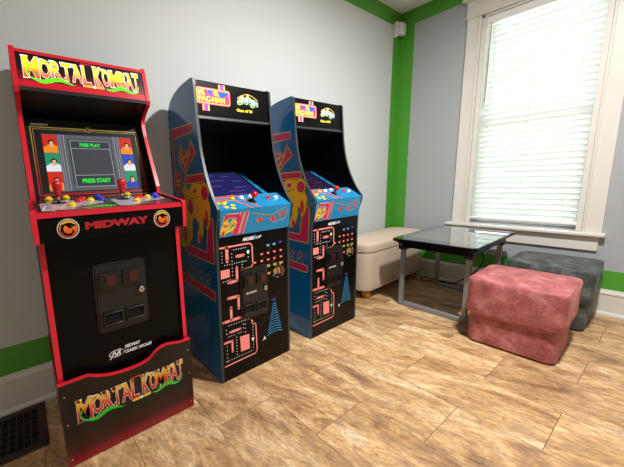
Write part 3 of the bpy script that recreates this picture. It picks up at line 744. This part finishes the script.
    mb.dstroke(pl, [(.245+.13*t/10, 1.366+.024*math.sin(PI*t/10)+o) for t in range(11)], .003, gl_, .0012)
    mb.dtext(pl, "Class of '81", .238, .335, 1.302+o, 1.316+o, yl, .001, base_fat=.04)
    mb.build('marquee', c)
    mb = MB(); mb.prism([(Y(-.275), 1.255), (Y(-.06), 1.205), (Y(-.06), 1.215), (Y(-.275), 1.265)], x0, x1, M['blackpl']); mb.build('speaker_panel', c)
    # monitor
    mz = lambda y: .872+(y+.335)*.52
    mp = Pl((px+w/2, Y(-.335), .872), (1, 0, 0), (0, 1, .52)); L_ = math.hypot(.275, .143)
    mb = MB(); hw = wi/2
    mb.prism([(Y(-.345), .86), (Y(-.335), .872), (Y(-.05), mz(-.05)), (Y(-.04), mz(-.05)-.02)], x0, x1, M['blackmat'])
    for sx in (-1, 1):
        a, b = sorted((sx*.160, sx*.188)); mb.dpoly(mp, [(a, .01), (b, .01), (b, L_-.02), (a, L_-.02)], M['ctlblue'], .0012)
        for k in range(9): mb.dpoly(mp, [(a+.006, .02+k*.031), (b-.006, .024+k*.031), (b-.01, .036+k*.031), (a+.009, .032+k*.031)], M['cyan'] if k % 2 else M['black'], .0016)
    mb.build('monitor_bezel', c)
    mb = MB(); mb.dpoly(mp, [(-.14, .012), (.14, .012), (.14, L_-.015), (-.14, L_-.015)], scol, .002)
    for k, (a, b, v) in enumerate(((-.11, -.03, .26), (.01, .07, .25), (-.09, .0, .2), (-.12, -.05, .14), (.02, .1, .12), (-.04, .06, .08), (.05, .11, .19), (-.02, .09, .045))):
        mb.dpoly(mp, [(a, v), (b, v), (b, v+.004), (a, v+.004)], lcol[k % len(lcol)], .0028)
    mb.build('screen', c)
    # control panel
    ca = Pl((px, Y(-.448), .838), (1, 0, 0), (0, 1, .57)); Lc = math.hypot(.098, .056); k_ = math.hypot(1, .57)
    mb = MB(); mb.prism([(Y(-.448), .838), (Y(-.35), .838+.098*.57), (Y(-.35), .86), (Y(-.42), .73), (Y(-.426), .716), (Y(-.43), .716)], x0, x1, M['ctlblue'])
    P2 = lambda pts: [(u, (v+.448)*k_) for u, v in pts]
    for q in ([(.03, -.36), (.16, -.352), (.215, -.41), (.235, -.446)], [(.02, -.385), (.13, -.378), (.18, -.43), (.19, -.446)]): mb.dstroke(ca, P2(q), .014, M['yel'], .0008); mb.dstroke(ca, P2(q), .010, M['pink'], .0014)
    for u, v in ((.035, -.40), (.06, -.43), (.075, -.395), (.10, -.42), (.09, -.44)): mb.ddisc(ca, u, (v+.448)*k_, .013, M['yel'], .0018, 14, .009)
    mb.dstroke(ca, P2([(.3, -.365), (.42, -.36), (.425, -.42)]), .002, M['gold'], .0008)
    # front face print
    fa = Pl((px, Y(-.448), .838), (1, 0, 0), (0, .018/.122*1, -1)); fa.V = -fa.V; fa.N = fa.U.cross(fa.V); 
    F2 = lambda pts: [(u, z-.838) for u, z in pts]
    pk2, yy2 = M['pink'], M['yel']
    for q in ([(.03, .72), (.045, .81), (.115, .81), (.09, .72)], [(.135, .822), (.107, .72)], [(.165, .822), (.135, .72)]):
        mb.dstroke(fa, F2(q), .022, yy2, .0008, joints=False); mb.dstroke(fa, F2(q), .016, pk2, .0014, joints=False)
    for q in ([(.02, .735), (.03, .77), (.05, .79), (.06, .765), (.08, .775)], [(.03, .75), (.06, .755), (.085, .79), (.1, .775)], [(.045, .735), (.075, .745), (.095, .76)]): mb.dstroke(fa, F2(q), .012, yy2, .0018)
    mb.dstroke(fa, F2([(.19, .812), (.25, .800), (.32, .79), (.37, .81), (.415, .822), (.425, .795), (.41, .765), (.33, .752)]), .0045, M['gold'], .0008)
    for u, v in ((.24, .775), (.325, .772), (.385, .79)):
        for k in range(9):
            a = k*2.4; mb.ddisc(fa, u+.018*math.cos(a)*(.4+k*.11), v-.838+.008*math.sin(a)*(.5+k*.08), .0055, (M['grn'], M['orange'], M['redp'])[k % 3], .0010+.0001*k, 8)
        mb.ddisc(fa, u, v-.838+.004, .009, M['redp'], .0022, 12)
    mb.build('control_panel', c)
    tl = math.atan(.57)
    for u, v, m_ in ((.06, -.405, M['yelbtn']), (.131, -.372, M['yelbtn']), (.185, -.372, M['whtbtn']), (.243, -.368, M['whtbtn']), (.34, -.392, M['redbtn']), (.392, -.392, M['whtbtn'])):
        button(c, px+u, Y(v), .838+(v+.448)*.57, m_, .0125, tl)
    # joystick
    n = Vector((0, -math.sin(tl), math.cos(tl))); B = (Vector((1, 0, 0)), n.cross(Vector((1, 0, 0))), n)
    jb = Vector((px+.228, Y(-.402), .838+.046*.57))
    mb = MB(); mb.lathe([(0, 0), (.02, 0), (.018, .004), (.006, .008), (.0045, .01), (.0045, .03), (0, .03)], jb, M['blackmat'], 20, basis=B); j = mb.build('joystick', c)
    mb = MB(); q = [(0, .0205)]+[(.0165*math.sin(PI*k/10), .037-.0165*math.cos(PI*k/10)) for k in range(1, 10)]+[(0, .0535)]
    mb.lathe(q, jb, M['redbtn'], 20, basis=B); mb.build('joystick_ball', j)
    # front panel with its print
    mb = MB(); mb.prism([(Y(-.42), .0), (Y(-.42), .62), (Y(-.423), .718), (Y(-.41), .718), (Y(-.41), .0)], x0, x1, Kk)
    pf = Pl((px, Y(-.4205), 0), (1, 0, 0), (0, 0, 1)); pf2 = Pl((px, Y(-.4205), .62), (1, 0, 0), (0, -.03, 1))
    mz_, w_ = M['mazep'], .0065
    st = lambda q, ww=.0065: mb.dstroke(pf, q, ww, mz_, .0028)
    st([(.017, .666), (.187, .666), (.203, .655), (.206, .56), (.196, .545), (.135, .541), (.128, .52)], .008)
    st([(.055, .664), (.055, .6)], .017); st([(.11, .614), (.15, .614)], .015)
    mb.dpoly(pf, [(.017, .562), (.066, .562), (.066, .522), (.017, .522)], mz_, .0028)
    st([(.108, .56), (.108, .497), (.058, .495)], .014); st([(.052, .42), (.112, .418), (.112, .355)], .014)
    st([(.066, .37), (.066, .31)], .014); st([(.02, .308), (.12, .306)], .014)
    st([(.188, .272), (.192, .25), (.214, .244), (.219, .1), (.21, .084), (.02, .082)], .007)
    mb.dpoly(pf, [(.112, .207), (.17, .203), (.172, .123), (.116, .125)], mz_, .0028)
    st([(.056, .249), (.116, .248)], .013); st([(.022, .202), (.066, .202), (.066, .145)], .012)
    def dots(a, b, n_):
        for k in range(n_):
            t = k/max(1, n_-1); mb.ddisc(pf, a[0]+(b[0]-a[0])*t, a[1]+(b[1]-a[1])*t, .0026, M['white'], .0028, 8)
    for z_ in (.648, .583): dots((.082, z_), (.178, z_), 8)
    dots((.027, .645), (.027, .583), 5); dots((.027, .583), (.082, .583), 5); dots((.082, .648), (.082, .51), 9); dots((.03, .505), (.082, .51), 5); dots((.178, .648), (.178, .583), 5); dots((.14, .583), (.14, .555), 3)
    dots((.035, .285), (.17, .283), 10); dots((.035, .228), (.135, .228), 8); dots((.092, .228), (.092, .105), 9); dots((.03, .105), (.195, .105), 12); dots((.195, .265), (.195, .105), 11); dots((.035, .285), (.035, .228), 4); dots((.135, .283), (.135, .228), 4); dots((.035, .18), (.035, .105), 5); dots((.147, .283), (.147, .22), 4)
    mb.ddisc(pf, .178, .625, .0085, M['white'], .0032, 14); mb.ddisc(pf, .193, .168, .0085, M['white'], .0032, 14)
    # rows of small blocky invaders (plain shapes)
    def bug(u, v, m1, m2):
        mb.dpoly(pf, [(u-.011, v+.009), (u-.004, v+.004), (u+.004, v+.004), (u+.011, v+.009), (u+.008, v-.008), (u, v-.003), (u-.008, v-.008)], m1, .0028); mb.ddisc(pf, u, v, .004, m2, .0032, 8)
    for u in (.306, .348): bug(u, .637, M['cyan'], M['yel'])
    bug(.392, .642, M['purp'], M['purp'])
    for u in (.264, .306, .349, .394): bug(u, .598, M['redp'], M['white'])
    for u in (.218, .263, .306, .349, .396): bug(u, .563, M['redp'], M['white'])
    for u in (.308, .352, .397): bug(u, .53, M['yel'], M['cyan'])
    bug(.31, .49, M['gold'], M['white'])
    rd = random.Random(3)
    for k in range(70):
        a = rd.uniform(0, 2*PI); r = rd.uniform(.0, .045); mb.ddisc(pf, .375+r*math.cos(a), .492+r*math.sin(a)*.9, .0018+.0012*rd.random(), (M['gold'], M['white'], M['orange'])[k % 3], .0028, 6)
    mb.ddisc(pf, .352, .495, .012, M['gold'], .0032, 9)
    for k in range(12):
        t = k/11; zc = .315-t*.16; hw2 = .012+t*.043
        mb.dstroke(pf, [(.344-hw2, zc-.006), (.344-hw2*.4, zc+.004), (.344+hw2*.4, zc+.004), (.344+hw2, zc-.006)], .0042, M['cyan'], .0028, joints=False)
    bug(.343, .338, M['purp'], M['purp']); mb.dpoly(pf, [(.33, .355), (.336, .335), (.343, .33), (.35, .335), (.357, .355), (.346, .34), (.34, .34)], M['purp'], .003)
    mb.dpoly(pf, [(.271, .158), (.283, .132), (.275, .139), (.267, .139), (.259, .132)], M['white'], .0028); mb.ddisc(pf, .271, .138, .003, M['redp'], .0032, 8)
    for k in range(26): mb.ddisc(pf, rd.uniform(.24, .43), rd.uniform(.06, .66), .0011, M['white'], .0026, 5)
    # maker's lettering
    mb.dtext(pf2, 'ARCADE', .145, .215, .061, .078, M['white'], .003, base_fat=.05, shear=.15); mb.dtext(pf2, '1', .217, .224, .061, .082, M['cyan'], .003, base_fat=.06); mb.dtext(pf2, 'UP', .226, .262, .063, .076, M['white'], .003, base_fat=.02, shear=.15)
    mb.build('front_panel', c)
    coin_door(c, px+.210, Y(-.42), .287, .545, .174, 'ARCADE1UP')
    return c
sc1 = scr((40, 42, 110), .25)
blue_cabinet(-2.375, -.006, 'blue-sided arcade cabinet with a violet-blue screen, the middle one of the three', sc1, [scr((96, 110, 200), .6), scr((150, 70, 170), .6)])
blue_cabinet(-1.7335, 0, 'blue-sided arcade cabinet with a dim purple screen, beside the beige bench', scr((44, 30, 60), .4), [scr((130, 60, 120), .5), scr((80, 50, 110), .5)])

# ------------------------------------------------------------ rounded shapes
def rrect_pts(x0, x1, y0, y1, r, n=8):
    o = []
    for cx_, cy_, a0 in ((x1-r, y1-r, 0), (x0+r, y1-r, 90), (x0+r, y0+r, 180), (x1-r, y0+r, 270)):
        for k in range(n+1):
            a = math.radians(a0+90*k/n); o.append((cx_+r*math.cos(a), cy_+r*math.sin(a)))
    return o
def cushion(mb, x0, x1, y0, y1, z0, z1, r, m, edge=.02, dome=0, wob=0, rb=None):
    """rounded block: rings of a rounded rectangle, softened top and bottom edges, optional dome and slight fabric slack"""
    rb = edge if rb is None else rb
    lv = []
    for k in range(5):
        a = PI/2*k/4; lv.append((rb*(1-math.sin(a)), z0+rb*(1-math.cos(a))))
    for k in range(1, 5): lv.append((0, z0+rb+(z1-edge-z0-rb)*k/5))
    for k in range(5):
        a = PI/2*k/4; lv.append((edge*(1-math.cos(a)), z1-edge+edge*math.sin(a)))
    rings = []
    for ins, z in lv:
        P_ = rrect_pts(x0+ins, x1-ins, y0+ins, y1-ins, max(.004, r-ins*.5), 8); rg = []
        for x, y in P_:
            q = Vector((x, y, z)); d = noise.noise(q*7)*wob; c_ = Vector(((x0+x1)/2, (y0+y1)/2, z)); dr = (q-c_).normalized(); rg.append(mb.bm.verts.new(q+dr*d))
        rings.append(rg)
    # inner rings on the top
    ins0 = edge; W_ = min(x1-x0, y1-y0)/2
    for k in range(1, 6):
        t = k/6; ins = ins0+(W_-ins0)*t*.98; P_ = rrect_pts(x0+ins, x1-ins, y0+ins, y1-ins, max(.002, r*(1-t)), 8)
        rings.append([mb.bm.verts.new((x, y, z1+dome*math.sin(PI/2*t)+noise.noise(Vector((x, y, z1))*8)*wob*t)) for x, y in P_])
    n = len(rings[0])
    for a, b in zip(rings, rings[1:]):
        for k in range(n):
            f = mb.bm.faces.new((a[k], a[(k+1) % n], b[(k+1) % n], b[k])); f.smooth = True; f.material_index = mb.mi(m)
    f = mb.bm.faces.new(rings[-1]); f.smooth = True; f.material_index = mb.mi(m)
    f = mb.bm.faces.new(rings[0][::-1]); f.material_index = mb.mi(m)

def ottoman(x0, x1, y0, y1, h, zs, m, label):
    o = thing('ottoman', ((x0+x1)/2, (y0+y1)/2, 0), label, 'ottoman')
    mb = MB(); cushion(mb, x0+.016, x1-.02, y0+.018, y1-.016, .008, zs+.03, .045, m, .01, wob=.004); mb.build('base', o)
    mb = MB(); cushion(mb, x0, x1, y0, y1, zs, h, .05, m, .014, dome=.008, wob=.006, rb=.022); mb.build('cushion', o)
    mb = MB(); mb.tube([(x, y, h-.006) for x, y in rrect_pts(x0+.004, x1-.004, y0+.004, y1-.004, .046)], .0034, m, 6, closed=True); mb.build('piping', o)
    mb = MB(); mb.prism(rrect_pts(x0+.035, x1-.035, y0+.04, y1-.04, .04), 0, .009, M['blackmat'], axis='z'); mb.build('plinth', o)
    return o
ottoman(-1.05, -.62, -1.352, -.96, .375, .165, M['pinkv'], 'rose pink crushed velvet ottoman in front of the glass-topped table')
ottoman(-.475, -.045, -1.385, -.993, .375, .165, M['greyv'], 'dark grey crushed velvet ottoman under the window, behind the pink one')

# ------------------------------------------------------------ beige storage bench
bn = thing('storage_bench', (-.5, -.18, 0), 'beige fabric storage bench with rounded corners against the wall in the corner', 'bench')
bx0, bx1, by0, by1 = -.99, -.03, -.335, -.028
mb = MB(); cushion(mb, bx0+.006, bx1-.006, by0+.006, by1-.0, .072, .388, .085, M['beige'], .012); mb.build('body', bn)
mb = MB(); cushion(mb, bx0, bx1, by0, by1+.002, .388, .455, .09, M['beige'], .028, dome=.012, rb=.008); mb.build('lid', bn)
mb = MB(); mb.tube([(x, y, .39) for x, y in rrect_pts(bx0+.002, bx1-.002, by0+.002, by1-.002, .088)], .003, M['beige'], 6, closed=True); mb.build('piping', bn)
for x, y in ((-.895, -.275), (-.11, -.27), (-.895, -.085), (-.11, -.085)):
    mb = MB(); mb.lathe([(0, 0), (.018, 0), (.028, .012), (.032, .032), (.03, .055), (.022, .076), (0, .076)], (x, y, 0), M['wood'], 18); mb.build('foot', bn)

# ------------------------------------------------------------ game table
gt = thing('game_table', (-.51, -.705, 0), 'black glass-topped table on square grey steel legs, between the beige bench and the pink ottoman', 'table')
tx0, tx1, ty0, ty1, tz = -.93, -.14, -.962, -.468, .516
def cham(x0, x1, y0, y1, c): return [(x0+c, y0), (x1-c, y0), (x1, y0+c), (x1, y1-c), (x1-c, y1), (x0+c, y1), (x0, y1-c), (x0, y0+c)]
mb = MB(); mb.prism(cham(tx0, tx1, ty0, ty1, .022), tz-.016, tz, M['black'], axis='z')
mb.prism(cham(tx0+.02, tx1-.02, ty0+.02, ty1-.02, .02), tz-.03, tz-.016, M['black'], axis='z')
mb.prism(cham(tx0+.045, tx1-.045, ty0+.035, ty1-.035, .02), tz-.06, tz-.03, M['black'], axis='z'); mb.build('table_top', gt)
glm = mat('dark_table_glass', (30, 32, 36), .03, coat=1, spec=.9); glm.node_tree.nodes['Principled BSDF'].inputs['Coat IOR'].default_value = 3.2
mb = MB(); mb.prism(cham(tx0+.004, tx1-.004, ty0+.004, ty1-.004, .02), tz, tz+.003, glm, axis='z')
mb.build('glass_cover', gt)
tsm = mat('dim_table_screen', (92, 98, 106), .06, coat=1, emit=.14)
mb = MB(); sp_ = Pl((0, 0, tz+.0034), (1, 0, 0), (0, 1, 0)); mb.dpoly(sp_, [(tx0+.1, ty0+.06), (tx1-.1, ty0+.06), (tx1-.1, ty1-.06), (tx0+.1, ty1-.06)], tsm, 0)
tsm.node_tree.nodes['Principled BSDF'].inputs['Coat IOR'].default_value = 3.2
rd = random.Random(5)
tb1, tb2 = mat('screen_blue_tile', (70, 84, 130), .06, coat=1, emit=.2), mat('screen_olive_tile', (110, 110, 80), .06, coat=1, emit=.2)
for i in range(5):
    for j in range(3):
        u = tx0+.15+i*.11; v = ty0+.1+j*.1; mb.dpoly(sp_, [(u, v), (u+.08, v), (u+.08, v+.07), (u, v+.07)], tb1 if rd.random() < .5 else tb2, .0003)
mb.build('table_screen', gt)
for x in (-.815, -.205):
    mb = MB(); s_ = .014
    lf = None
    mb.box(x-s_, x+s_, -.912, -.884, 0.002, .445, M['steel'], .003); mb.box(x-s_, x+s_, -.518, -.49, 0.002, .445, M['steel'], .003); mb.box(x-s_, x+s_, -.884, -.518, .002, .03, M['steel'], .003)
    lf = mb.build('leg_frame', gt)
    for y in (-.898, -.504):
        mb = MB(); mb.box(x-.028, x+.028, y-.026, y+.026, .425, tz-.03, M['blackpl'], .006); mb.build('corner_block', lf)
for y in (-.87, -.53):
    mb = MB(); mb.box(-.79, -.23, y-.012, y+.012, .43, .456, M['black']); mb.build('rail', gt)

# ------------------------------------------------------------ cord
mb = MB()
ctrl = [(-.35, -.72, .455), (-.28, -.765, .42), (-.2, -.79, .36), (-.12, -.79, .26), (-.10, -.74, .16), (-.075, -.66, .07), (-.07, -.58, .006), (-.09, -.5, .006), (-.055, -.43, .006), (-.05, -.36, .006), (-.10, -.34, .006), (-.15, -.37, .006), (-.12, -.46, .006), (-.06, -.52, .006), (-.065, -.64, .006), (-.11, -.7, .006), (-.06, -.78, .006), (-.035, -.95, .006)]
def cr3(pts, n=6):
    out = []
    for i in range(len(pts)-1):
        p = [Vector(pts[max(0, min(len(pts)-1, i+k))]) for k in (-1, 0, 1, 2)]
        for k in range(n):
            t = k/n; out.append(.5*((2*p[1])+(-p[0]+p[2])*t+(2*p[0]-5*p[1]+4*p[2]-p[3])*t*t+(-p[0]+3*p[1]-3*p[2]+p[3])*t**3))
    out.append(Vector(pts[-1])); return out
mb.tube(cr3(ctrl), .0045, M['cord'], 8); tag(mb.build('power_cord'), 'black power cord hanging from the glass-topped table and lying along the baseboard', 'cord')

# ------------------------------------------------------------ camera
cam = bpy.data.cameras.new('camera'); co = bpy.data.objects.new('camera', cam); COL.objects.link(co)
yaw, pit, rol = .9657, -.1601, -.0383
f_ = Vector((math.cos(yaw)*math.cos(pit), math.sin(yaw)*math.cos(pit), math.sin(pit))); rt = Vector((math.sin(yaw), -math.cos(yaw), 0)); up = rt.cross(f_)
r2 = math.cos(rol)*rt+math.sin(rol)*up; u2 = -math.sin(rol)*rt+math.cos(rol)*up
mt = Matrix((r2, u2, -f_)).transposed().to_4x4(); mt.translation = Vector((-3.0577, -1.541, .9664)); co.matrix_world = mt
cam.sensor_width = 36; cam.lens = 298.7814/624*36; cam.shift_x = .80507*100/624; cam.shift_y = -.0466*100/624
cam.clip_start = .02
S.camera = co

# ------------------------------------------------------------ light
w = bpy.data.worlds.new('sky'); S.world = w; w.use_nodes = True
bg = w.node_tree.nodes['Background']; bg.inputs[0].default_value = (.86, .95, 1, 1); bg.inputs[1].default_value = 7.6
def area(name, loc, size, power, col, rot=(0, 0, 0), shape='DISK', sy=None):
    l = bpy.data.lights.new(name, 'AREA'); l.shape = shape; l.size = size; l.energy = power; l.color = col
    if sy: l.size_y = sy
    o = bpy.data.objects.new(name, l); COL.objects.link(o); o.location = loc; o.rotation_euler = rot; return o
area('overhead_light', (-1.6, -1.45, H-.06), .16, 36, (1, .975, .94))
area('overhead_light', (-3.5, -2.6, H-.06),   .4, 5.5, (1, .975, .94))  # added unseen behind the camera as ambient fill, not a known fitting
p = area('sky_portal', (.16, (WY0+WY1)/2, (WZ0+WZ1)/2), .65, 1, (1, 1, 1), (0, PI/2, 0), 'RECTANGLE', 1.6)
p.data.size = 1.6; p.data.size_y = .65
p.data.cycles.is_portal = True
S.view_settings.view_transform = 'Standard'; S.view_settings.look = 'None'; S.view_settings.gamma = 1; S.view_settings.use_curve_mapping = False
S.view_settings.exposure = 1.08
